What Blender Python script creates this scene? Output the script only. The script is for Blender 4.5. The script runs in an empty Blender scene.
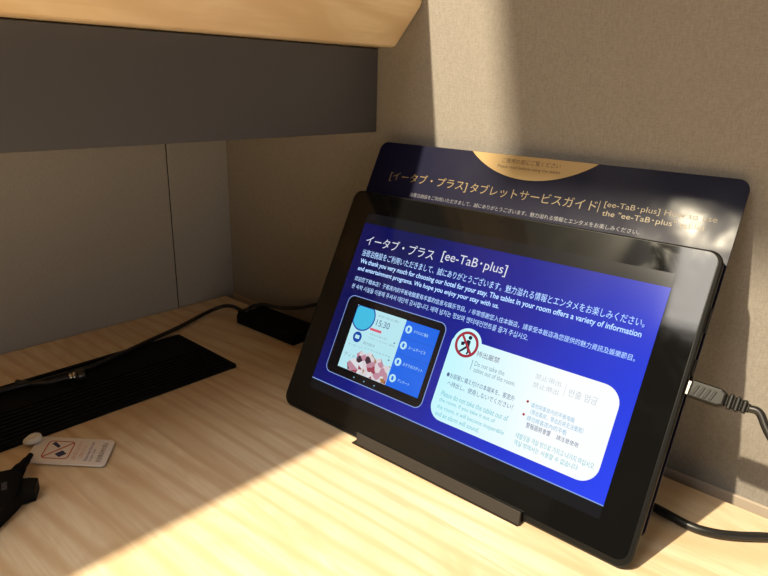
import bpy, bmesh, math, random
from mathutils import Matrix, Vector

random.seed(4)
S = bpy.context.scene
C = S.collection
R = math.radians

# ------------------------------------------------------------------ camera
cam_d = bpy.data.cameras.new('camera')
cam_d.sensor_width = 36.0
cam_d.lens = 627.4553 / 768 * 36.0
cam_d.clip_start = 0.01
cam = bpy.data.objects.new('camera', cam_d)
C.objects.link(cam)
cam.matrix_world = Matrix(((0.73772668, -0.23033015, 0.63459229, 0.5517),
                           (0.67458240, 0.21471982, -0.70628180, -0.3598),
                           (0.02641845, 0.94912772, 0.31378120, 0.2235),
                           (0, 0, 0, 1)))
S.camera = cam

# ------------------------------------------------------------------ world, lamps, exposure
W = bpy.data.worlds.new('room_ambient')
S.world = W
W.use_nodes = True
W.node_tree.nodes['Background'].inputs[0].default_value = (1.0, 0.94, 0.89, 1)
W.node_tree.nodes['Background'].inputs[1].default_value = 0.04


def lamp(name, kind, loc, target, energy, color, **kw):
    d = bpy.data.lights.new(name, kind)
    d.energy = energy
    d.color = color
    for k, v in kw.items():
        setattr(d, k, v)
    o = bpy.data.objects.new(name, d)
    C.objects.link(o)
    o.location = loc
    o.rotation_euler = (Vector(target) - Vector(loc)).to_track_quat('-Z', 'Y').to_euler()
    return o


# ceiling downlight in front of the desk
lamp('ceiling_downlight', 'SPOT', (0.093, -1.285, 1.42), (0.40, -0.12, 0.05), 300, (1.0, 0.865, 0.62),
     spot_size=R(70), spot_blend=0.6, shadow_soft_size=0.019)
# the rest of the room's warm light, from the ceiling further back
lamp('room_light', 'AREA', (0.30, -1.35, 1.5), (0.30, -0.15, 0.05), 17.5, (1.0, 0.93, 0.84),
     shape='RECTANGLE', size=0.5, size_y=0.8)

# added fill without a seen source, low on the right, lifting the left wall
lamp('side_fill', 'AREA', (1.7, -0.75, 0.27), (0.0, -0.15, 0.12), 2.3, (1.0, 0.95, 0.88),
     shape='RECTANGLE', size=0.7, size_y=0.35)

S.view_settings.view_transform = 'Standard'
S.view_settings.look = 'None'
S.view_settings.exposure = 0.0
S.view_settings.gamma = 1.0
S.view_settings.use_curve_mapping = False


# ------------------------------------------------------------------ materials
def lin(c):
    return tuple(((x / 255) / 12.92 if x / 255 <= 0.04045 else ((x / 255 + 0.055) / 1.055) ** 2.4) for x in c) + (1.0,)


def nodes(name):
    m = bpy.data.materials.new(name)
    m.use_nodes = True
    nt = m.node_tree
    return m, nt, nt.nodes['Principled BSDF']


def N(nt, t, **kw):
    n = nt.nodes.new(t)
    for k, v in kw.items():
        if k.startswith('i_'):
            n.inputs[k[2:].replace('_', ' ')].default_value = v
        else:
            setattr(n, k, v)
    return n


def plain(name, rgb, rough=0.5, metal=0.0, spec=0.5, bump=0.0, scale=900, coat=0.0):
    m, nt, b = nodes(name)
    b.inputs['Base Color'].default_value = lin(rgb)
    b.inputs['Roughness'].default_value = rough
    b.inputs['Metallic'].default_value = metal
    b.inputs['Specular IOR Level'].default_value = spec
    b.inputs['Coat Weight'].default_value = coat
    tc = N(nt, 'ShaderNodeTexCoord')
    nz = N(nt, 'ShaderNodeTexNoise', i_Scale=scale, i_Detail=3.0)
    nt.links.new(tc.outputs['Object'], nz.inputs['Vector'])
    if bump:
        bp = N(nt, 'ShaderNodeBump', i_Strength=bump, i_Distance=0.0005)
        nt.links.new(nz.outputs['Fac'], bp.inputs['Height'])
        nt.links.new(bp.outputs['Normal'], b.inputs['Normal'])
    else:
        mr = N(nt, 'ShaderNodeMapRange', i_To_Min=max(rough - .03, 0.02), i_To_Max=min(rough + .03, 1))
        nt.links.new(nz.outputs['Fac'], mr.inputs['Value'])
        nt.links.new(mr.outputs['Result'], b.inputs['Roughness'])
    return m


def glow(name, rgb, strength=1.0, rough=0.12, spec=0.25):
    """a lit patch of the tablet's display"""
    m, nt, b = nodes(name)
    b.inputs['Base Color'].default_value = (0.004, 0.004, 0.005, 1)
    b.inputs['Roughness'].default_value = rough
    b.inputs['Specular IOR Level'].default_value = spec
    b.inputs['Emission Color'].default_value = lin(rgb)
    b.inputs['Emission Strength'].default_value = strength
    return m


def fabric(name, rgb, dark):
    m, nt, b = nodes(name)
    b.inputs['Roughness'].default_value = 0.9
    b.inputs['Specular IOR Level'].default_value = 0.1
    tc = N(nt, 'ShaderNodeTexCoord')
    hs = []
    for sc in ((700, 700, 2600), (2600, 2600, 420)):
        mp = N(nt, 'ShaderNodeMapping')
        mp.inputs['Scale'].default_value = sc
        nz = N(nt, 'ShaderNodeTexNoise', i_Scale=0.55, i_Detail=3.0, i_Roughness=0.6)
        nt.links.new(tc.outputs['Object'], mp.inputs['Vector'])
        nt.links.new(mp.outputs['Vector'], nz.inputs['Vector'])
        hs.append(nz)
    mx = N(nt, 'ShaderNodeMath', operation='ADD')
    nt.links.new(hs[0].outputs['Fac'], mx.inputs[0])
    nt.links.new(hs[1].outputs['Fac'], mx.inputs[1])
    mr = N(nt, 'ShaderNodeMapRange', i_From_Min=0.7, i_From_Max=1.3)
    nt.links.new(mx.outputs[0], mr.inputs['Value'])
    cr = N(nt, 'ShaderNodeMix', data_type='RGBA')
    cr.inputs['A'].default_value = lin(dark)
    cr.inputs['B'].default_value = lin(rgb)
    nt.links.new(mr.outputs['Result'], cr.inputs['Factor'])
    nt.links.new(cr.outputs['Result'], b.inputs['Base Color'])
    bp = N(nt, 'ShaderNodeBump', i_Strength=0.35, i_Distance=0.0006)
    nt.links.new(mx.outputs[0], bp.inputs['Height'])
    nt.links.new(bp.outputs['Normal'], b.inputs['Normal'])
    return m


def wood(name, light, mid, dark, along='X', plank=0.062, rough=0.42, seed=0.0, coat=0.15):
    """pale edge-glued boards: fine grain, wide figure, a few streaks"""
    m, nt, b = nodes(name)
    b.inputs['Roughness'].default_value = rough
    b.inputs['Coat Weight'].default_value = coat
    b.inputs['Coat Roughness'].default_value = 0.25
    L = nt.links.new
    tc = N(nt, 'ShaderNodeTexCoord')
    sp = N(nt, 'ShaderNodeSeparateXYZ')
    L(tc.outputs['Object'], sp.inputs[0])
    a, w = ('X', 'Y') if along == 'X' else ('Y', 'X')
    # board index
    dv = N(nt, 'ShaderNodeMath', operation='DIVIDE'); dv.inputs[1].default_value = plank
    L(sp.outputs[w], dv.inputs[0])
    ad = N(nt, 'ShaderNodeMath', operation='ADD'); ad.inputs[1].default_value = 0.047 + seed
    L(dv.outputs[0], ad.inputs[0])
    fl = N(nt, 'ShaderNodeMath', operation='FLOOR'); L(ad.outputs[0], fl.inputs[0])
    wn = N(nt, 'ShaderNodeTexWhiteNoise', noise_dimensions='1D'); L(fl.outputs[0], wn.inputs['W'])
    of = N(nt, 'ShaderNodeMath', operation='MULTIPLY'); of.inputs[1].default_value = 3.0
    L(wn.outputs['Value'], of.inputs[0])
    ax = N(nt, 'ShaderNodeMath', operation='ADD'); L(sp.outputs[a], ax.inputs[0]); L(of.outputs[0], ax.inputs[1])
    cb = N(nt, 'ShaderNodeCombineXYZ'); L(ax.outputs[0], cb.inputs[0]); L(sp.outputs[w], cb.inputs[1]); L(sp.outputs['Z'], cb.inputs[2])

    def tex(scale, nscale, detail, dist=0.0):
        mp = N(nt, 'ShaderNodeMapping'); mp.inputs['Scale'].default_value = scale
        L(cb.outputs[0], mp.inputs['Vector'])
        nz = N(nt, 'ShaderNodeTexNoise', i_Scale=nscale, i_Detail=detail, i_Roughness=0.6, i_Distortion=dist)
        L(mp.outputs[0], nz.inputs['Vector'])
        return nz.outputs['Fac']
    broad = tex((4.5, 12, 12), 1.8, 3, 1.6)
    fine = tex((14, 420, 420), 1.0, 4)
    streak = tex((5, 80, 80), 1.0, 3)
    # cathedral figure from a stretched, warped ring wave
    mp = N(nt, 'ShaderNodeMapping'); mp.inputs['Scale'].default_value = (2.2, 16, 16)
    L(cb.outputs[0], mp.inputs['Vector'])
    wv = N(nt, 'ShaderNodeTexWave', wave_type='RINGS', rings_direction='SPHERICAL', i_Scale=1.7, i_Distortion=3.0, i_Detail=2.0)
    wv.inputs['Detail Scale'].default_value = 1.2
    L(mp.outputs[0], wv.inputs['Vector'])

    def mix(fac, A, B, lo, hi):
        mr = N(nt, 'ShaderNodeMapRange', i_From_Min=lo, i_From_Max=hi); L(fac, mr.inputs['Value'])
        mx = N(nt, 'ShaderNodeMix', data_type='RGBA'); L(mr.outputs['Result'], mx.inputs['Factor'])
        for s, v in (('A', A), ('B', B)):
            if isinstance(v, tuple): mx.inputs[s].default_value = v
            else: L(v, mx.inputs[s])
        return mx.outputs['Result']
    c = mix(broad, lin(light), lin(mid), 0.38, 0.76)
    c2 = mix(wv.outputs['Fac'], c, lin(mid), 0.5, 1.2)
    c3 = mix(fine, c2, lin(mid), 0.45, 1.0)
    c4 = mix(streak, c3, lin(dark), 0.63, 1.0)
    hv = N(nt, 'ShaderNodeHueSaturation')
    mr = N(nt, 'ShaderNodeMapRange', i_To_Min=0.93, i_To_Max=1.05); L(wn.outputs['Value'], mr.inputs['Value'])
    L(mr.outputs['Result'], hv.inputs['Value']); L(c4, hv.inputs['Color'])
    L(hv.outputs['Color'], b.inputs['Base Color'])
    bp = N(nt, 'ShaderNodeBump', i_Strength=0.08, i_Distance=0.0004); L(fine, bp.inputs['Height'])
    L(bp.outputs['Normal'], b.inputs['Normal'])
    return m


M = {}
M['desk'] = wood('pale_desk_wood', (238, 221, 192), (214, 182, 143), (168, 126, 88), 'X')
M['shelf'] = wood('pale_shelf_wood', (232, 210, 174), (216, 188, 146), (182, 142, 100), 'Y', plank=0.09, seed=0.2)
M['wallpaper'] = fabric('woven_beige_wallcovering', (152, 146, 139), (134, 128, 120))
M['wall_dim'] = fabric('woven_grey_beige_panel', (166, 164, 160), (154, 151, 146))
M['grey'] = plain('dark_grey_laminate', (72, 72, 77), 0.55, bump=0.05)
M['batten'] = plain('beige_batten', (176, 162, 146), 0.7)
M['gap'] = plain('dark_gap', (22, 19, 17), 0.9)
M['black'] = plain('black_plastic', (15, 15, 16), 0.55, spec=0.12, bump=0.05, scale=1500)
M['matt_black'] = plain('matt_black_plastic', (13, 13, 14), 0.65, spec=0.1, bump=0.1, scale=1800)
M['stand'] = plain('black_coated_metal', (42, 36, 31), 0.55, spec=0.3, bump=0.06, scale=2000)
M['frame'] = plain('black_tablet_shell', (12, 12, 12), 0.42, spec=0.25)
M['cable'] = plain('black_cable_jacket', (26, 25, 25), 0.4)
M['usb'] = plain('charcoal_plug_rubber', (17, 15, 13), 0.42, spec=0.3)
M['steel'] = plain('bright_steel', (205, 198, 186), 0.22, metal=1.0)
M['navy'] = plain('navy_laminate', (11, 11, 40), 0.5, spec=0.12, coat=0.08)
M['gold'] = plain('gold_print', (126, 107, 72), 0.4)
M['gold_tab'] = plain('gold_tab_print', (166, 137, 84), 0.4)
M['ink'] = plain('dark_print', (70, 52, 34), 0.5)
M['silver'] = plain('pale_print', (112, 112, 122), 0.45)
M['tag'] = plain('white_tag_plastic', (240, 234, 232), 0.3)
M['tie'] = plain('white_tie_plastic', (225, 222, 214), 0.4)
M['red_ink'] = plain('red_print', (196, 84, 78), 0.5)
M['orange_ink'] = plain('faded_red_print', (214, 150, 136), 0.5)
M['blue_ink'] = plain('blue_print', (60, 62, 140), 0.5)
M['navy_ink'] = plain('navy_print', (40, 42, 92), 0.5)


def navy_waves():
    # laminated sheet: slightly rippled film over the print
    m = M['navy']; nt = m.node_tree; b = nt.nodes['Principled BSDF']
    tc = N(nt, 'ShaderNodeTexCoord')
    nz = N(nt, 'ShaderNodeTexNoise', i_Scale=34, i_Detail=1.5)
    nt.links.new(tc.outputs['Object'], nz.inputs['Vector'])
    bp = N(nt, 'ShaderNodeBump', i_Strength=0.4, i_Distance=0.0014)
    nt.links.new(nz.outputs['Fac'], bp.inputs['Height'])
    nt.links.new(bp.outputs['Normal'], b.inputs['Normal'])
    nt.links.new(bp.outputs['Normal'], b.inputs['Coat Normal'])
    b.inputs['Coat Roughness'].default_value = 0.14


navy_waves()


def glass_mat():
    m, nt, b = nodes('black_glass')
    b.inputs['Base Color'].default_value = (0.004, 0.004, 0.004, 1)
    b.inputs['Specular IOR Level'].default_value = 0.38
    tc = N(nt, 'ShaderNodeTexCoord')
    nz = N(nt, 'ShaderNodeTexNoise', i_Scale=45, i_Detail=5.0, i_Distortion=1.2)
    nt.links.new(tc.outputs['Object'], nz.inputs['Vector'])
    mr = N(nt, 'ShaderNodeMapRange', i_From_Min=0.45, i_From_Max=0.8, i_To_Min=0.05, i_To_Max=0.13)
    nt.links.new(nz.outputs['Fac'], mr.inputs['Value'])
    nt.links.new(mr.outputs['Result'], b.inputs['Roughness'])
    return m


M['glass'] = glass_mat()


def falloff_screen():
    """blue page with viewing-angle falloff painted in: navy upper left to bright blue lower right"""
    m = glow('display_blue_background', (30, 50, 190), 1.05)
    nt = m.node_tree; b = nt.nodes['Principled BSDF']
    tc = N(nt, 'ShaderNodeTexCoord'); sp = N(nt, 'ShaderNodeSeparateXYZ')
    nt.links.new(tc.outputs['Object'], sp.inputs[0])
    mu = N(nt, 'ShaderNodeMath', operation='MULTIPLY_ADD'); mu.inputs[1].default_value = 4.2; mu.inputs[2].default_value = 0.06
    nt.links.new(sp.outputs['X'], mu.inputs[0])
    mv = N(nt, 'ShaderNodeMath', operation='MULTIPLY_ADD'); mv.inputs[1].default_value = -2.6
    nt.links.new(sp.outputs['Y'], mv.inputs[0]); nt.links.new(mu.outputs[0], mv.inputs[2])
    cr = N(nt, 'ShaderNodeValToRGB')  # screen falloff and reflections painted into the emission colour
    e = cr.color_ramp.elements
    e[0].position = 0.0; e[0].color = lin((7, 12, 78))
    e[1].position = 0.95; e[1].color = lin((38, 66, 240))
    k = e.new(0.45); k.color = lin((16, 28, 152))
    nt.links.new(mv.outputs[0], cr.inputs['Fac'])
    nt.links.new(cr.outputs['Color'], b.inputs['Emission Color'])
    return m


def food_photo():
    m = glow('display_food_picture', (220, 190, 190), 0.8)
    nt = m.node_tree; b = nt.nodes['Principled BSDF']
    tc = N(nt, 'ShaderNodeTexCoord')
    vo = N(nt, 'ShaderNodeTexVoronoi', i_Scale=260)
    nt.links.new(tc.outputs['Object'], vo.inputs['Vector'])
    sp = N(nt, 'ShaderNodeSeparateColor')
    nt.links.new(vo.outputs['Color'], sp.inputs[0])
    cr = N(nt, 'ShaderNodeValToRGB'); cr.color_ramp.interpolation = 'CONSTANT'
    e = cr.color_ramp.elements
    e[0].position = 0; e[0].color = lin((236, 226, 232))
    e[1].position = 0.3; e[1].color = lin((206, 150, 170))
    for p_, c_ in ((0.5, (170, 70, 90)), (0.62, (240, 240, 246)), (0.78, (178, 130, 70)), (0.9, (70, 44, 60))):
        k = e.new(p_); k.color = lin(c_)
    nt.links.new(sp.outputs[0], cr.inputs['Fac'])
    nt.links.new(cr.outputs['Color'], b.inputs['Emission Color'])
    return m


def card_mat():
    m = glow('display_white_card', (235, 255, 255), 1.0)
    nt = m.node_tree; b = nt.nodes['Principled BSDF']
    tc = N(nt, 'ShaderNodeTexCoord'); sp = N(nt, 'ShaderNodeSeparateXYZ')
    nt.links.new(tc.outputs['Object'], sp.inputs[0])
    mr = N(nt, 'ShaderNodeMapRange', i_From_Min=0.12, i_From_Max=0.19)
    nt.links.new(sp.outputs['X'], mr.inputs['Value'])
    mx = N(nt, 'ShaderNodeMix', data_type='RGBA')
    mx.inputs['A'].default_value = lin((196, 246, 255)); mx.inputs['B'].default_value = lin((252, 255, 255))  # overexposure towards the right painted into the card's colour
    nt.links.new(mr.outputs['Result'], mx.inputs['Factor'])
    nt.links.new(mx.outputs['Result'], b.inputs['Emission Color'])
    return m


M['scr'] = falloff_screen()
M['food'] = food_photo()
M['card'] = card_mat()
M['scr_bar'] = glow('display_dark_bar', (24, 24, 28), 0.6)
M['t_white'] = glow('display_white_text', (232, 236, 250), 0.85)
M['t_blue'] = glow('display_pale_blue_text', (176, 212, 255), 1.25)
M['t_line'] = glow('display_outline', (150, 180, 250), 0.8)
M['t_black'] = glow('display_black', (8, 8, 16), 0.5)
M['t_cyan'] = glow('display_cyan', (70, 196, 236), 0.9)
M['t_panel'] = glow('display_light_panel', (190, 240, 250), 0.9)
M['t_menu'] = glow('display_menu_blue', (18, 104, 236), 0.95)
M['t_deep'] = glow('display_deep_blue', (24, 70, 170), 0.9)
M['t_red'] = glow('display_red', (172, 44, 62), 0.9)
M['t_pink'] = glow('display_pink', (226, 96, 120), 0.9)
M['t_dark'] = glow('display_dark_ink', (84, 108, 150), 0.9)
M['t_teal'] = glow('display_teal_ink', (112, 200, 212), 0.95)
M['t_sky'] = glow('display_sky_ink', (130, 190, 226), 0.95)
M['t_pale'] = glow('display_faint_ink', (206, 214, 222), 0.95)
M['t_grey'] = glow('display_grey_ink', (140, 170, 186), 0.9)
M['t_maroon'] = glow('display_maroon_ink', (120, 110, 140), 0.9)


# ------------------------------------------------------------------ mesh helpers
def link(name, bm, mat, parent=None, smooth=False):
    me = bpy.data.meshes.new(name)
    bmesh.ops.recalc_face_normals(bm, faces=bm.faces)
    bm.to_mesh(me); bm.free()
    if smooth:
        for f in me.polygons: f.use_smooth = True
    me.materials.append(mat)
    o = bpy.data.objects.new(name, me)
    C.objects.link(o)
    if parent: o.parent = parent
    return o


def tag(o, label=None, cat=None, group=None, kind=None):
    for k, v in (('label', label), ('category', cat), ('group', group), ('kind', kind)):
        if v: o[k] = v
    return o


def empty(name, mat, label, cat):
    o = bpy.data.objects.new(name, None)
    o.empty_display_size = 0.02
    C.objects.link(o)
    o.matrix_world = mat
    return tag(o, label, cat)


def box(bm, lo, hi, bevel=0.0, seg=2, mat=None):
    r = bmesh.ops.create_cube(bm, size=1.0)
    vs = r['verts']
    for v in vs:
        v.co = Vector([lo[i] + (v.co[i] + 0.5) * (hi[i] - lo[i]) for i in range(3)])
    if bevel:
        es = list({e for v in vs for e in v.link_edges})
        g = bmesh.ops.bevel(bm, geom=es, offset=bevel, segments=seg, affect='EDGES', profile=0.5)
        vs = [v for v in bm.verts if v.is_valid and (v in set(g['verts']) or v in vs)] if mat else vs
    if mat:
        bmesh.ops.transform(bm, matrix=mat, verts=[v for v in vs if v.is_valid])
    return bm


def rrect(x0, x1, y0, y1, r, n=8):
    """rounded-rectangle outline, counter-clockwise; r = one radius or (bl, br, tr, tl)"""
    rr = r if isinstance(r, (tuple, list)) else (r,) * 4
    pts = []
    for (cx, cy, a0), q in zip((((x0), (y0), 180), ((x1), (y0), 270), ((x1), (y1), 0), ((x0), (y1), 90)), rr):
        sx = 1 if cx == x0 else -1
        sy = 1 if cy == y0 else -1
        for i in range(n + 1):
            a = R(a0 + 90 * i / n)
            pts.append((cx + sx * q + q * math.cos(a), cy + sy * q + q * math.sin(a)))
    return pts


def prism(bm, pts, z0, z1, bevel=0.0, seg=2):
    """extrude a 2-D outline in local x/y between z0 and z1"""
    top = [bm.verts.new((x, y, z1)) for x, y in pts]
    bot = [bm.verts.new((x, y, z0)) for x, y in pts]
    ft = bm.faces.new(top)
    bm.faces.new(list(reversed(bot)))
    n = len(pts)
    for i in range(n):
        bm.faces.new((top[i], bot[i], bot[(i + 1) % n], top[(i + 1) % n]))
    if bevel:
        bmesh.ops.bevel(bm, geom=list(ft.edges), offset=bevel, segments=seg, affect='EDGES', profile=0.5)
    return bm


def ring(bm, outer, inner, z0, z1):
    n = len(outer)
    A = [[bm.verts.new((x, y, z)) for x, y in p] for p in (outer, inner) for z in (z0, z1)]
    o0, o1, i0, i1 = A
    for k in range(n):
        j = (k + 1) % n
        bm.faces.new((o1[k], o1[j], i1[j], i1[k]))
        bm.faces.new((o0[k], o1[k], o1[j], o0[j]))
        bm.faces.new((i0[k], i0[j], i1[j], i1[k]))
        bm.faces.new((o0[k], o0[j], i0[j], i0[k]))
    return bm


def disc(cx, cy, r, n=32):
    return [(cx + r * math.cos(2 * math.pi * i / n), cy + r * math.sin(2 * math.pi * i / n)) for i in range(n)]


def spline(pts, n=14):
    """Catmull-Rom through the points"""
    P = [Vector(p) for p in pts]
    P = [2 * P[0] - P[1]] + P + [2 * P[-1] - P[-2]]
    out = []
    for i in range(1, len(P) - 2):
        for k in range(n):
            t = k / n
            a, b, c, d = P[i - 1:i + 3]
            out.append(0.5 * ((2 * b) + (c - a) * t + (2 * a - 5 * b + 4 * c - d) * t * t + (3 * b - a - 3 * c + d) * t ** 3))
    out.append(P[-2])
    return out


def tube(bm, pts, rad, sides=14):
    """swept round section; rad is a number or one radius per point; ends capped"""
    n = len(pts)
    rr = rad if isinstance(rad, (list, tuple)) else [rad] * n
    up = Vector((0, 0, 1))
    rings = []
    for i, p in enumerate(pts):
        t = (Vector(pts[min(i + 1, n - 1)]) - Vector(pts[max(i - 1, 0)])).normalized()
        a = t.cross(up)
        if a.length < 1e-4: a = t.cross(Vector((0, 1, 0)))
        a.normalize(); b = a.cross(t)
        rings.append([bm.verts.new(Vector(p) + rr[i] * (math.cos(q) * a + math.sin(q) * b))
                      for q in [2 * math.pi * k / sides for k in range(sides)]])
    for i in range(n - 1):
        for k in range(sides):
            j = (k + 1) % sides
            bm.faces.new((rings[i][k], rings[i][j], rings[i + 1][j], rings[i + 1][k]))
    bm.faces.new(rings[0]); bm.faces.new(list(reversed(rings[-1])))
    return bm


def lettering(name, lines, mat, parent, z, bold=0.0):
    """one mesh of writing; each line = (text, x0, x1, y0, y1) in mm, fitted to that box"""
    verts, faces = [], []
    for body, x0, x1, y0, y1 in lines:
        latin = all(ord(c) < 128 for c in body)
        cu = bpy.data.curves.new('writing', 'FONT')
        cu.body = body
        cu.resolution_u = 3
        cu.offset = bold if latin else 0.0
        o = bpy.data.objects.new('writing', cu)
        C.objects.link(o)
        bpy.context.view_layer.update()
        me = bpy.data.meshes.new_from_object(o.evaluated_get(bpy.context.evaluated_depsgraph_get()))
        xs = [v.co.x for v in me.vertices]; ys = [v.co.y for v in me.vertices]
        ax, bx, ay, by = min(xs), max(xs), min(ys), max(ys)
        k = len(verts)
        for v in me.vertices:
            verts.append(((x0 + (v.co.x - ax) / (bx - ax) * (x1 - x0)) / 1000,
                          (y0 + (v.co.y - ay) / (by - ay) * (y1 - y0)) / 1000, z))
        for f in me.polygons: faces.append([k + i for i in f.vertices])
        bpy.data.objects.remove(o); bpy.data.curves.remove(cu); bpy.data.meshes.remove(me)
    me = bpy.data.meshes.new(name)
    me.from_pydata(verts, [], faces)
    me.materials.append(mat)
    o = bpy.data.objects.new(name, me)
    C.objects.link(o)
    o.parent = parent
    return o


def flat(name, pts_mm, mat, parent, z, t=0.00006):
    bm = bmesh.new()
    prism(bm, [(x / 1000, y / 1000) for x, y in pts_mm], z - t, z)
    return link(name, bm, mat, parent)


# ------------------------------------------------------------------ the setting
YW = 0.011          # right wall plane
XP = 0.2064         # front of the dark apron under the shelf

bm = bmesh.new(); box(bm, (-0.02, YW, -0.3), (1.6, YW + 0.05, 1.3))
tag(link('wall_right', bm, M['wallpaper']), kind='structure')

bm = bmesh.new()
box(bm, (-0.05, -0.0548, -0.3), (0, YW, 1.3), 0.0006, 1)
box(bm, (-0.05, -1.6, -0.3), (0, -0.0558, 1.3), 0.0006, 1)
tag(link('wall_left', bm, M['wall_dim']), kind='structure')
bm = bmesh.new(); box(bm, (-0.049, -0.0556, -0.29), (-0.0006, -0.0550, 1.29))
tag(link('trim_1', bm, M['gap']), kind='structure')

# beige batten along the foot of the right wall, behind the desk's back edge
bm = bmesh.new(); box(bm, (0.0, YW - 0.0025, -0.05), (1.2, YW - 0.0002, 0.0006), 0.0004, 1)
tag(link('baseboard_right', bm, M['batten']), kind='structure')

# unseen box added above the frame to shade the upper right wall
bm = bmesh.new(); box(bm, (0.2225, -0.589, 0.730), (1.3, YW, 1.0))
tag(link('shade_box', bm, M['wallpaper']), kind='structure')

# wall-to-wall desk top
bm = bmesh.new(); box(bm, (0.0004, -0.95, -0.030), (1.1, -0.0002, 0.0), 0.0008, 2)
desk = link('desk_top', bm, M['desk'])
tag(desk, 'pale wooden desk top with straight grain under the tablet', 'desk')

# thick wooden shelf with sloping front edge, dark apron below
sh = empty('wall_shelf', Matrix.Translation((0, 0, 0.246)),
           'pale wooden shelf with sloping edge above a dark grey apron panel', 'shelf')
prof = [(0.0005, 0.2463), (0.2215, 0.2470), (0.2240, 0.2478), (0.2460, 0.2730), (0.2474, 0.2762), (0.2474, 0.3120), (0.2460, 0.3134), (0.0005, 0.3134)]
bm = bmesh.new()
a = [bm.verts.new((x, YW - 0.0012, z - 0.246)) for x, z in prof]
b = [bm.verts.new((x, -0.62, z - 0.246)) for x, z in prof]
bm.faces.new(a); bm.faces.new(list(reversed(b)))
for i in range(len(prof)):
    j = (i + 1) % len(prof)
    bm.faces.new((a[i], b[i], b[j], a[j]))
link('shelf_board', bm, M['shelf'], sh)
bm = bmesh.new(); box(bm, (XP - 0.018, -0.60, 0.1850 - 0.246), (XP, YW - 0.0004, 0.2462 - 0.246), 0.0005, 1)
tag(link('apron_panel', bm, M['grey'], sh), 'dark grey apron panel')

# ------------------------------------------------------------------ outlet cover set into the desk
oc = empty('outlet_cover', Matrix.Translation((0.112, -0.26, 0)),
           'long black slatted outlet cover set into the desk beside left wall', 'outlet cover')
X0, X1, Y0, Y1 = 0.0665 - .112, 0.1560 - .112, -0.45 + .26, -0.0945 + .26
bm = bmesh.new()
ring(bm, rrect(X0, X1, Y0, Y1, 0.0025), rrect(X0 + .004, X1 - .004, Y0 + .004, Y1 - .004, 0.001), 0.0, 0.0022)
link('rim', bm, M['matt_black'], oc)
bm = bmesh.new(); box(bm, (X0 + .0042, Y0 + .0042, 0.0001), (X0 + .042, Y1 - .0042, 0.0016), 0.0004, 1)
link('lid', bm, M['matt_black'], oc)
bm = bmesh.new()
x = X0 + .0445
while x < X1 - .0065:
    box(bm, (x, Y0 + .0045, 0.0001), (x + .0030, Y1 - .0045, 0.0019), 0.0005, 1)
    x += .0052
link('slat_panel', bm, M['black'], oc)
bm = bmesh.new(); box(bm, (X0 + .0041, Y0 + .0041, 0.00002), (X1 - .0041, Y1 - .0041, 0.00012))
link('tray', bm, M['gap'], oc)

# ------------------------------------------------------------------ tablet frame of reference
ex = Vector((0.99927, 0.03809, 0.0)).normalized()
up = Vector((-0.0175, 0.4596, 0.888)).normalized()
nn = ex.cross(up).normalized()
if nn.y > 0: nn = -nn
up = nn.cross(ex).normalized()
T0 = Vector((0.2300, -0.1058, 0.0045))
TM = Matrix(((ex.x, up.x, nn.x, T0.x), (ex.y, up.y, nn.y, T0.y), (ex.z, up.z, nn.z, T0.z), (0, 0, 0, 1)))


def tpt(u, v, o=0.0):
    """tablet-plane mm -> world"""
    return T0 + ex * (u / 1000) + up * (v / 1000) + nn * (o / 1000)


# ------------------------------------------------------------------ tablet
tb = empty('tablet', TM, 'black tablet showing a blue welcome page, leaning on its stand', 'tablet')


def loft(bm, loops):
    prev = None
    first = None
    for pts, z in loops:
        cur = [bm.verts.new((x, y, z)) for x, y in pts]
        if prev:
            n = len(cur)
            for i in range(n):
                j = (i + 1) % n
                bm.faces.new((prev[i], prev[j], cur[j], cur[i]))
        else:
            first = cur
        prev = cur
    bm.faces.new(first); bm.faces.new(list(reversed(prev)))


bm = bmesh.new()
G = 0.001
loft(bm, [(rrect(.0005, .2465, .0005, .1599, .006, 10), -0.0004),
          (rrect(-.0006, .2480, -.0022, .1606, .0068, 10), -0.0008),
          (rrect(-.0010, .2487, -.0030, .1610, .0072, 10), -0.0020),
          (rrect(-.0008, .2485, -.0016, .1608, .0072, 10), -0.0050),
          (rrect(.0020, .2460, .0030, .1585, .0065, 10), -0.0078),
          (rrect(.0060, .2420, .0070, .1545, .0055, 10), -0.0084)])
link('body', bm, M['frame'], tb, smooth=False)
bm = bmesh.new()
prism(bm, rrect(.0008, .2462, .0008, .1596, .0058, 10), -0.0006, 0.0, 0.0004, 2)
gl = link('front_glass', bm, M['glass'], tb)
for nm, u, v in (('volume_button', 0.2488, 0.126), ('power_button', 0.2488, 0.1015)):
    bm = bmesh.new(); hh = 0.0065 if nm[0] == 'v' else 0.0042
    box(bm, (u - .0006, v - hh, -0.0056), (u + .0006, v + hh, -0.0032), 0.0005, 2)
    link(nm, bm, M['black'], tb)
bm = bmesh.new(); prism(bm, disc(.1229, .1563, .0016, 24), 0.0, 0.00012)
link('camera_lens', bm, plain('lens_glass', (16, 15, 17), 0.1, spec=0.3), tb)

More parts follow.
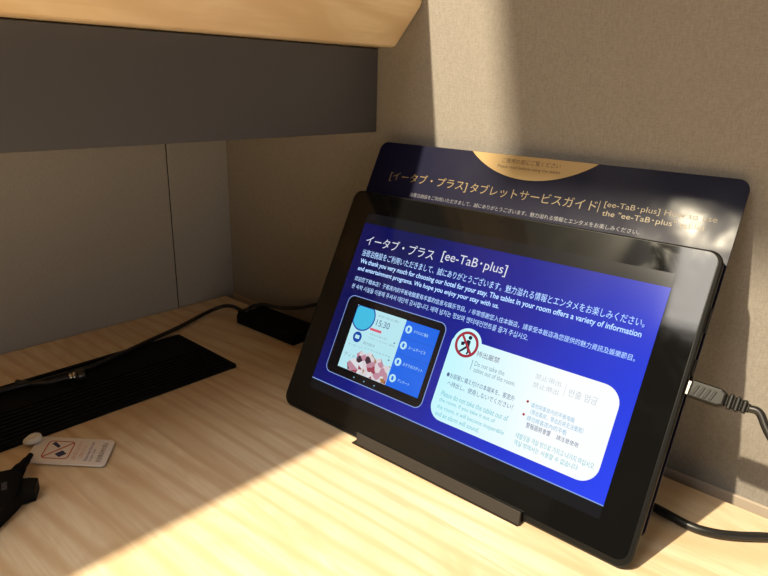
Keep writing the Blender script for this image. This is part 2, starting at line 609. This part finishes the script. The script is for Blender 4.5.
# display and everything shown on it
z0 = 0.00012
bm = bmesh.new(); prism(bm, rrect(.0190, .2290, .0150, .1452, .0002, 1), 0.00002, z0)
scr = link('display', bm, M['scr_bar'], tb)
tag(scr, 'lit blue display')
flat('page_background', rrect(19.0, 229.0, 22.2, 137.5, .05, 1), M['scr'], scr, z0 + .00008)
flat('page_rule', rrect(19.0, 229.0, 21.7, 22.3, .05, 1), M['t_line'], scr, z0 + .00010)
z1 = z0 + .00014
lettering('heading', [('イータブ・プラス', 25.4, 84.0, 122.5, 129.6), ('[ee-TaB･plus]', 90.2, 137.4, 122.6, 130.2)], M['t_white'], scr, z1)
lettering('greeting', [
    ('当宿泊施設をご利用いただきまして、誠にありがとうございます。魅力溢れる情報とエンタメをお楽しみください。', 25.6, 222.0, 114.1, 119.0),
    ('We thank you very much for choosing our hotel for your stay. The tablet in your room offers a variety of information', 26.2, 222.0, 107.8, 112.2),
    ('and entertainment programs. We hope you enjoy your stay with us.', 26.3, 139.8, 102.6, 106.6),
    ('欢迎您下榻本店！于客房内的平板电脑里有丰富的信息与娱乐节目。/ 非常感謝您入住本飯店，請享受本飯店為您提供的魅力資訊及娛樂節目。', 26.6, 222.6, 95.8, 99.3),
    ('본 숙박 시설을 이용해 주셔서 대단히 감사합니다. 매력 넘치는 정보와 엔터테인먼트를 즐겨 주십시오.', 26.3, 163.5, 90.2, 93.8)],
    M['t_blue'], scr, z1, 0.015)

# the pictured tablet
bm = bmesh.new()
mm = lambda p: [(x / 1000, y / 1000) for x, y in p]
ring(bm, mm(rrect(27.3, 110.6, 30.0, 85.9, 5.2)), mm(rrect(27.8, 110.1, 30.5, 85.4, 4.8)), z1 - .00006, z1 + .00002)
link('picture_outline', bm, M['t_line'], scr)
flat('picture_bezel', rrect(27.8, 110.1, 30.5, 85.4, 4.8), M['t_black'], scr, z1)
z2 = z1 + .00008
flat('picture_page', rrect(37.4, 80.0, 36.2, 80.5, .1, 1), M['t_panel'], scr, z2)
flat('picture_menu', rrect(80.0, 106.3, 36.2, 80.4, .1, 1), M['t_menu'], scr, z2)
z3 = z2 + .00008
cc = [(max(x, 37.4), min(y, 80.5)) for x, y in disc(45.4, 73.6, 9.9, 64)]
flat('picture_dial', cc, M['t_cyan'], scr, z3)
bm = bmesh.new()
ring(bm, [(max(x, .0374), min(y, .0805)) for x, y in mm(disc(45.4, 73.6, 9.9, 64))],
     [(min(max(x, .0378), .08), min(y, .0801)) for x, y in mm(disc(45.4, 73.6, 9.0, 64))], z3 - .00002, z3 + .00004)
link('picture_dial_rim', bm, M['t_deep'], scr)
flat('picture_badge', rrect(53.7, 63.7, 66.5, 68.2, .7), M['t_pink'], scr, z3)
flat('picture_button', disc(45.6, 59.2, 3.7), M['t_deep'], scr, z3)
flat('picture_envelope', rrect(43.8, 47.4, 58.0, 60.6, .3), M['t_panel'], scr, z3 + .00006)
food = [(46.5, 36.3), (79.6, 36.3), (79.8, 41), (78.5, 44), (79.6, 48.5), (74, 47.5), (70.5, 51.0), (66, 49.5), (61, 52.6), (56.5, 50.2),
        (53.5, 51.6), (50, 48.6), (51.2, 45.5), (47.2, 44.2), (44.5, 40.5)]
flat('picture_photo', food, M['food'], scr, z3)
lettering('picture_clock', [('15:30', 57.3, 68.7, 70.6, 74.9)], M['t_dark'], scr, z3)
lettering('picture_captions', [('2018/11/20 (火) 晴れ', 57.0, 75.0, 76.4, 78.4), ('お知らせがあります', 55.0, 70.0, 63.4, 64.9),
                               ('フロントからのご案内', 55.0, 77.5, 60.9, 62.1), ('館内案内', 52.0, 62.0, 56.0, 58.2), ('レストランのおすすめ', 52.0, 77.0, 53.4, 54.6),
                               ('メッセージ', 39.8, 52.0, 52.4, 53.8), ('ディナー', 39.5, 53.0, 44.2, 47.4)], M['t_grey'], scr, z3)
flat('picture_arrow', [(76.0, 62.8), (77.4, 63.5), (76.0, 64.2)], M['t_dark'], scr, z3)
flat('picture_arrow', [(76.0, 51.2), (77.4, 51.9), (76.0, 52.6)], M['t_dark'], scr, z3)
for cy in (75.0, 64.2, 53.1, 42.1):
    o = flat('picture_icon', disc(83.8, cy, 2.6, 24), M['t_panel'], scr, z3)
    flat('picture_glyph', rrect(83.0, 84.6, cy - 1.3, cy + 1.3, .3), M['t_menu'], scr, z3 + .00006)
lettering('picture_menu_text', [('ホテルのご案内', 88.1, 99.4, 73.8, 76.0), ('ルームサービス', 88.1, 101.5, 63.0, 65.2),
                                ('おすすめスポット', 88.1, 103.5, 52.0, 54.2), ('アンケート', 88.1, 97.5, 41.0, 43.0)], M['t_panel'], scr, z3)
for k in range(3):
    if k: flat('picture_divider', rrect(80.4, 105.8, 80.4 - 11.05 * (k) - .15, 80.4 - 11.05 * k, .02, 1), M['t_deep'], scr, z3 - .00003)
for cx in (62, 71, 80):
    flat('picture_key', disc(cx - 8, 33.0, .5, 10), M['t_sky'], scr, z3)

# the white notice card with a round bulge for the sign
body = rrect(116.6, 222.0, 28.8, 80.6, (9, 10, 10, 4), 8)
flat('notice_card', body, M['card'], scr, z1)
flat('notice_card', disc(127.2, 77.5, 9.9, 48), M['card'], scr, z1 + .00002)
bm = bmesh.new(); ring(bm, mm(disc(127.2, 77.5, 8.0, 48)), mm(disc(127.2, 77.5, 6.3, 48)), z1, z2)
c_, s_ = math.cos(R(-48)), math.sin(R(-48))
bar = [(127.2 + x * c_ - y * s_, 77.5 + x * s_ + y * c_) for x, y in ((-6.6, -.75), (6.6, -.75), (6.6, .75), (-6.6, .75))]
prism(bm, mm(bar), z1, z2)
link('prohibition_ring', bm, M['t_red'], scr)
bm = bmesh.new()
for pl in (disc(128.3, 82.0, 1.25, 20),
           [(126.9, 80.4), (129.2, 80.2), (129.4, 76.4), (127.4, 75.6), (126.4, 77.6)],
           [(127.4, 76.6), (129.4, 76.6), (130.2, 73.4), (129.4, 71.8), (128.5, 72.0), (128.9, 73.6)],
           [(127.0, 76.4), (128.0, 75.4), (125.8, 73.2), (124.2, 71.8), (123.4, 72.6), (125.2, 74.4)],
           [(123.6, 76.2), (125.6, 76.6), (125.2, 78.8), (123.2, 78.2)],
           [(126.6, 79.6), (127.2, 79.0), (125.6, 77.4), (125.0, 78.0)]):
    prism(bm, mm(pl), z1, z2 - .00002)
link('prohibition_figure', bm, glow('display_figure_ink', (18, 22, 44), 0.8), scr)
lettering('notice_heading', [('持出厳禁', 135.6, 151.0, 72.7, 76.2)], M['t_maroon'], scr, z2)
lettering('notice_subheading', [('Do not take the', 136.4, 156.4, 67.0, 69.8), ('tablet out of the room.', 136.8, 164.7, 63.4, 66.2)], M['t_grey'], scr, z2)
flat('notice_bar', rrect(134.4, 134.8, 64.0, 70.0, .05, 1), M['t_grey'], scr, z2)
lettering('notice_japanese', [('●お部屋に備え付けの本端末を、客室外', 120.7, 167.0, 55.2, 58.4),
                              ('へ持出し、使用しないでください！', 123.0, 167.5, 50.4, 53.6)], M['t_dark'], scr, z2)
lettering('notice_english', [('Please do not take the tablet out of', 121.3, 166.8, 43.4, 46.6), ('the room. If you take it out of', 121.2, 159.8, 39.2, 42.2),
                             ('the room, it will become inoperable', 121.2, 167.1, 34.8, 38.0), ('and an alarm will sound.', 121.4, 152.3, 31.2, 34.0)], M['t_teal'], scr, z2)
lettering('notice_chinese_heading', [('禁止带出', 174.5, 189.9, 71.4, 74.4), ('禁止帶出', 174.5, 189.9, 66.6, 69.6), ('반출 엄금', 195.2, 211.0, 68.2, 72.4)], M['t_pale'], scr, z2)
flat('notice_bar', rrect(192.6, 192.8, 67.0, 74.0, .02, 1), M['t_pale'], scr, z2)
for v in (58.0, 50.5):
    flat('notice_bullet', disc(174.8, v, .75, 14), M['t_red'], scr, z2)
lettering('notice_chinese', [('请勿将客房内的平板电脑', 177.2, 202.6, 55.6, 58.4), ('（带出客房，带出后将无法使用）', 178.0, 208.6, 51.8, 54.8),
                             ('請勿將客房內的平板', 177.2, 200.6, 48.0, 50.9)], M['t_sky'], scr, z2)
lettering('notice_warning', [('警報器將會響', 178.0, 192.5, 44.2, 47.3), ('請注意使用', 196.0, 208.2, 44.2, 46.8)], M['t_dark'], scr, z2)
lettering('notice_korean', [('태블릿을 객실 밖으로 가지고 나가지 마십시오', 174.3, 219.0, 36.9, 40.0),
                            ('객실 밖에서는 사용할 수 없습니다', 174.3, 211.5, 33.0, 36.0)], M['t_teal'], scr, z2)

# ------------------------------------------------------------------ stand under the tablet
st = empty('tablet_stand', TM, 'black metal stand with a low front lip holding the tablet', 'stand')
bm = bmesh.new()
prism(bm, mm([(75.0, -5.3), (192.0, -5.3), (191.0, 1.6), (72.0, 1.6)]), 0.0006, 0.0028, 0.0003, 2)
# square off the right end like a cut plate
link('lip', bm, M['stand'], st)
IM = TM.inverted()
bm = bmesh.new()
pl = [Vector((0.3015, -0.1085, 0.0)), Vector((0.4215, -0.1035, 0.0)), Vector((0.4180, -0.0180, 0.0)), Vector((0.2980, -0.0225, 0.0))]
bot = [bm.verts.new(IM @ (p + Vector((0, 0, 0.0001)))) for p in pl]
top = [bm.verts.new(IM @ (p + Vector((0, 0, 0.0006)))) for p in pl]
bm.faces.new(top); bm.faces.new(list(reversed(bot)))
for i in range(4):
    j = (i + 1) % 4
    bm.faces.new((top[i], bot[i], bot[j], top[j]))
link('base_plate', bm, M['stand'], st)
bm = bmesh.new(); box(bm, (0.075, 0.006, -0.0135), (0.190, 0.120, -0.0113), 0.0004, 1)
link('back_plate', bm, M['stand'], st)

# ------------------------------------------------------------------ service guide board behind the tablet
GM = TM @ Matrix.Translation((0, 0, -0.0090))
gd = empty('guide_board', GM, 'glossy navy guide board with gold Japanese title standing behind the tablet', 'sign')
bm = bmesh.new(); prism(bm, rrect(.0012, .2488, .012, .2025, .006, 10), -0.0016, 0.0, 0.0002, 1)
link('panel', bm, M['navy'], gd)
seg = []
Rr, cx, vt = 70.0, 124.5, 202.4
cyy = vt - 15.4 + Rr
half = math.acos((cyy - vt) / Rr)
for i in range(41):
    a = -math.pi / 2 - half + 2 * half * i / 40
    seg.append((cx + Rr * math.cos(a), cyy + Rr * math.sin(a)))
flat('gold_tab', seg, M['gold_tab'], gd, .00008)
lettering('tab_text', [('ご使用の前にご覧ください', 104.9, 145.3, 196.8, 200.2), ('Please read before using the tablet', 102.7, 146.3, 192.9, 195.4)], M['ink'], gd, .00014)
lettering('title', [('[イータブ・プラス]', 19.2, 85.4, 173.2, 181.2), ('タブレットサービスガイド', 88.2, 174.6, 173.8, 180.6),
                    ('|', 175.7, 176.1, 173.6, 180.6), ('[ee-TaB･plus] How to use', 178.8, 238.6, 176.6, 180.8),
                    ('the "ee-TaB･plus" tablet', 179.0, 234.2, 171.2, 175.4)], M['gold'], gd, .00012)
lettering('greeting', [('当宿泊施設をご利用いただきまして、誠にありがとうございます。魅力溢れる情報とエンタメをお楽しみください。', 42.0, 202.5, 164.4, 167.4)], M['silver'], gd, .00012)

# ------------------------------------------------------------------ charging cable plugged into the tablet's right side
uc = empty('charging_cable', Matrix.Translation(tpt(249, 91.5, -4)), 'thin charging cable with ribbed charcoal plug in tablet right side', 'cable')
IU = uc.matrix_world.inverted()
pd = (tpt(266.8, 90.8, -4) - tpt(249.2, 91.6, -4)).normalized()
pu = (up - pd * up.dot(pd)).normalized()
pn = pd.cross(pu)
PM = Matrix(((pd.x, pu.x, pn.x, 0), (pd.y, pu.y, pn.y, 0), (pd.z, pu.z, pn.z, 0), (0, 0, 0, 1)))


def lbm(bm):
    bmesh.ops.transform(bm, matrix=PM, verts=bm.verts)
    return bm


bm = bmesh.new(); box(bm, (-0.0004, -.0036, -.0012), (0.0016, .0036, .0012), 0.0003, 1)
link('plug_tip', lbm(bm), M['steel'], uc)
bm = bmesh.new()
prism(bm, [(.0012, -.0044), (.0150, -.0044), (.0176, -.0030), (.0176, .0030), (.0150, .0046), (.0012, .0044)], -.0030, .0034, 0.0012, 3)
link('plug_shell', lbm(bm), M['usb'], uc)
bm = bmesh.new()
for k in range(4):
    x = .0030 + k * .0026
    prism(bm, [(x, -.0026), (x + .0011, -.0026), (x + .0026, .0022), (x + .0015, .0022)], .0030, .0038, .0002, 1)
link('grip_ribs', lbm(bm), M['usb'], uc)
bm = bmesh.new()
x = .0174
for k, h in enumerate((.0026, .0040, .0030, .0037, .0028, .0032, .0022)):
    w = .0018 if k % 2 else .0014
    box(bm, (x, -h, -h * .75), (x + w, h, h * .75), 0.0006, 2)
    x += w - .0001
link('strain_relief', lbm(bm), M['usb'], uc)
s = tpt(249, 91.5, -4)
cp = [s + pd * .0275, s + pd * .032 - up * .0004, tpt(286.2, 82.5, -4), tpt(298, 69, -4), tpt(312, 50, -4), tpt(330, 24, -4),
      tpt(345, 8, -4), Vector((0.600, -0.110, 0.0021)), Vector((0.66, -0.12, 0.0021))]
bm = bmesh.new(); tube(bm, [IU @ p for p in spline(cp)], 0.0019)
link('cord', bm, M['cable'], uc, smooth=True)

# thicker cord on the desk, running out from behind the tablet
cp = [Vector(p) for p in ((0.410, -0.0330, 0.0026), (0.440, -0.0350, 0.0026), (0.4690, -0.0384, 0.0026), (0.4885, -0.0410, 0.0026), (0.5000, -0.0380, 0.0026),
                          (0.5105, -0.0310, 0.0026), (0.5215, -0.0215, 0.0026), (0.536, -0.012, 0.0026), (0.57, -0.008, 0.0026), (0.66, -0.010, 0.0026))]
bm = bmesh.new(); tube(bm, spline(cp), 0.0024)
tag(link('thick_cable', bm, M['cable'], smooth=True), 'black power cord lying on desk behind tablet lower right corner', 'cable')

# ------------------------------------------------------------------ black adapter box at the back of the desk
ab = empty('power_adapter', Matrix.Translation((0.0755, -0.0390, 0)) @ Matrix.Rotation(R(2.2), 4, 'Z'),
           'low black adapter box on desk in the corner behind the tablet', 'adapter')
bm = bmesh.new(); box(bm, (0, 0.0, 0.0), (0.080, 0.033, 0.0098), 0.0016, 3)
link('case', bm, M['matt_black'], ab)
bm = bmesh.new(); box(bm, (0.002, 0.0004, 0.0046), (0.078, 0.0326, 0.0052)); bmesh.ops.scale(bm, vec=(1.0, 1.02, 1.0), verts=bm.verts)
link('seam', bm, M['gap'], ab)
bm = bmesh.new(); box(bm, (-0.0035, 0.0040, 0.002), (0.0050, 0.0150, 0.0112), 0.0015, 2)
link('socket', bm, M['matt_black'], ab)

# cable from the adapter towards the outlet cover
cp = [Vector(p) for p in ((0.0765, -0.0308, 0.0088), (0.0700, -0.0322, 0.0112), (0.0561, -0.0305, 0.0100), (0.0436, -0.0333, 0.0070), (0.0409, -0.0510, 0.0036), (0.0523, -0.0847, 0.0024),
                          (0.0657, -0.1214, 0.0036), (0.0768, -0.1536, 0.0040), (0.0820, -0.1773, 0.0037), (0.0822, -0.1964, 0.0036), (0.0810, -0.2171, 0.0036), (0.0777, -0.2430, 0.0036), (0.0760, -0.3400, 0.0036))]
bm = bmesh.new(); tube(bm, spline(cp), 0.0019)
tag(link('adapter_cable', bm, M['cable'], smooth=True), 'black cable curving from adapter box down to the slatted outlet cover', 'cable')
cp = [Vector(p) for p in ((0.0790, -0.0312, 0.0088), (0.0782, -0.0247, 0.0128), (0.0815, -0.0129, 0.0140), (0.0979, -0.0040, 0.0130), (0.1181, 0.0030, 0.0164), (0.1410, 0.0032, 0.0254),
                          (0.1730, 0.0030, 0.0360), (0.2200, 0.0000, 0.0380), (0.2600, -0.0040, 0.0240))]
bm = bmesh.new(); tube(bm, spline(cp), 0.0019)
tag(link('looped_cable', bm, M['cable'], smooth=True), 'black cable rising from adapter box and passing behind the tablet', 'cable')

# ------------------------------------------------------------------ metal plug on the outlet cover
mp_ = empty('coaxial_plug', Matrix.Translation((0.0965, -0.1960, 0.0016)) @ Matrix.Rotation(R(72), 4, 'Z'),
            'small metal cable plug with bright rings lying on the outlet cover', 'plug')


def lathe(bm, prof, zc, n=20):
    rings = [[bm.verts.new((x, r * math.cos(2 * math.pi * k / n), zc + r * math.sin(2 * math.pi * k / n))) for k in range(n)] for x, r in prof]
    for i in range(len(rings) - 1):
        for k in range(n):
            j = (k + 1) % n
            bm.faces.new((rings[i][k], rings[i][j], rings[i + 1][j], rings[i + 1][k]))
    bm.faces.new(rings[0]); bm.faces.new(list(reversed(rings[-1])))


bm = bmesh.new(); lathe(bm, [(-.0010, .0040), (-.0004, .0045), (.0050, .0045), (.0058, .0038), (.0060, .0024)], .0046)
link('barrel', bm, plain('dark_nickel', (70, 66, 62), 0.3, metal=0.8), mp_, True)
bm = bmesh.new(); lathe(bm, [(-.0030, .0030), (-.0028, .0036), (-.0014, .0036), (-.0010, .0030)], .0046)
link('collar', bm, M['steel'], mp_, True)
bm = bmesh.new(); lathe(bm, [(-.0056, .0026), (-.0054, .0031), (-.0038, .0031), (-.0032, .0024)], .0046)
link('collar', bm, M['steel'], mp_, True)
bm = bmesh.new(); tube(bm, spline([(-.0050, 0, .0046), (-.012, .0005, .0040), (-.020, .0016, .0026), (-.030, .006, .0022), (-.040, .014, .0022)]), .0020)
link('cord', bm, M['cable'], mp_, True)

# ------------------------------------------------------------------ white tag and black plug at the left
td = Vector((0.1949, -0.2150, 0)) - Vector((0.1585, -0.2450, 0))
L = td.length; tx = td.normalized(); ty = Vector((-tx.y, tx.x, 0))
TG = Matrix(((tx.x, ty.x, 0, 0.1585), (tx.y, ty.y, 0, -0.2450), (0, 0, 1, 0.0012), (0, 0, 0, 1)))
tg = empty('cable_tag', TG, 'white plastic tag with red bordered pictogram lying on desk', 'tag')
Wd = 27.0; Ln = 48.0
# the tag's long side runs along local x, its near side at negative y; the card is a slightly sheared rectangle
shear = 0.22
SH = Matrix(((1, -shear, 0, 0), (0, 1, 0, 0), (0, 0, 1, 0), (0, 0, 0, 1)))


def shp(bm):
    bmesh.ops.transform(bm, matrix=SH, verts=bm.verts); return bm


bm = bmesh.new(); prism(bm, mm(rrect(-1.0, Ln, -Wd, 0.5, 3.0)), 0.0, 0.0009, 0.0002, 1)
card = link('card', shp(bm), M['tag'], tg)
zt = .00098
bm = bmesh.new(); ring(bm, mm(rrect(7, 24, -22.5, -3.5, 3)), mm(rrect(7.7, 23.3, -21.8, -4.2, 2.5)), zt - .0001, zt)
prism(bm, mm([(7.6, -20.9), (8.3, -21.6), (23.4, -5.0), (22.7, -4.4)]), zt - .0001, zt)
link('pictogram_frame', shp(bm), M['red_ink'], tg)
bm = bmesh.new()
prism(bm, mm([(9.6, -7.0), (11.2, -4.6), (15.8, -9.2), (14.6, -11.0), (12.8, -9.4)]), zt - .0001, zt + .00003)
prism(bm, mm([(14.6, -17.6), (18.4, -13.6), (21.8, -16.8), (18.2, -20.6)]), zt - .0001, zt + .00003)
link('pictogram', shp(bm), M['navy_ink'], tg)


def tag_text(name, rows, mat):
    o = lettering(name, [(t, 0, h, 0, w) for t, h, w, *_ in rows], mat, tg, zt)
    return o


def column(name, rows, mat):
    """lines that run across the tag's short side"""
    o = lettering(name, [(t, a, b, -x1, -x0) for t, x0, x1, a, b in rows], mat, tg, zt)
    # rotate by 90 degrees: reading direction = towards local -y becomes away from the long edge
    for v in o.data.vertices:
        X, Y = v.co.x, v.co.y
        v.co.x, v.co.y = -Y, X
    o.data.transform(SH)
    return o


column('red_text', [('お持ち帰りにならないで', 26.0, 28.8, -22.5, -3.0), ('ご使用ください', 30.0, 32.4, -21.0, -6.0)], M['orange_ink'])
column('blue_text', [('Please leave this item', 34.0, 36.0, -23.0, -3.0), ('in your room.', 37.2, 39.2, -23.0, -10.0)], M['blue_ink'])
column('black_text', [('客室備品持出禁止', 41.5, 44.6, -23.8, -3.0)], M['ink'])
bm = bmesh.new(); tube(bm, spline([(-.005, -.008, .0020), (-.003, -.0045, .0034), (.0005, -.0040, .0040), (.0020, -.0070, .0036), (-.0010, -.0095, .0032), (-.005, -.008, .0020)], 8), .0021, 10)
link('tie', bm, M['tie'], tg, True)

bp_ = empty('cable_plug', Matrix.Translation((0.2080, -0.2810, 0.0)), 'black plug with narrow neck lying beside the white tag', 'plug')
pz = bp_.matrix_world.inverted()
d1 = (Vector((0.2110, -0.2835, 0)) - Vector((0.1800, -0.2590, 0))).normalized(); d2 = Vector((-d1.y, d1.x, 0))
BM = Matrix(((d1.x, d2.x, 0, 0.1800), (d1.y, d2.y, 0, -0.2590), (0, 0, 1, 0), (0, 0, 0, 1)))


def bl(bm):
    bmesh.ops.transform(bm, matrix=pz @ BM, verts=bm.verts); return bm


bm = bmesh.new()
tube(bm, [(-.001, 0, .0045), (.004, 0, .0048), (.0055, 0, .0050), (.0130, 0, .0056), (.0145, 0, .0060), (.0230, 0, .0062)], [.0016, .0018, .0023, .0027, .0033, .0042], 16)
link('neck', bl(bm), M['matt_black'], bp_, True)


def outline(pts): return [(x - 0.2080, y + 0.2810) for x, y in pts]


bm = bmesh.new()
prism(bm, outline([(.1915, -.2800), (.1940, -.2735), (.1962, -.2716), (.2012, -.2706), (.2062, -.2712), (.2195, -.2778), (.2222, -.2808), (.2297, -.2904), (.2350, -.3000), (.2250, -.3150), (.2080, -.3060)]), 0.0004, 0.0098, 0.0018, 3)
link('shell', bm, M['matt_black'], bp_)
bm = bmesh.new()
prism(bm, outline([(.2045, -.2722), (.2080, -.2690), (.2104, -.2652), (.2202, -.2707), (.2188, -.2782)]), 0.0004, 0.0078, 0.0006, 2)
link('clip', bm, M['black'], bp_)
bm = bmesh.new()
random.seed(3)
for k in range(6):
    w = random.uniform(.0006, .0011); y = k * .0013
    prism(bm, [(-.0013, y), (.0013, y), (.0013, y + .0004), (-.0013, y + .0004)], 0, .00006)
    prism(bm, [(-.0013 + .0009 * (k % 3), y), (-.0009 + .0009 * (k % 3), y), (-.0009 + .0009 * (k % 3), y + w), (-.0013 + .0009 * (k % 3), y + w)], 0, .00006)
bmesh.ops.transform(bm, matrix=Matrix.Translation((-.0020, .0004, .0098)) @ Matrix.Rotation(R(-108), 4, 'Z'), verts=bm.verts)
link('marking', bm, M['silver'], bp_)
bpy.context.view_layer.update()
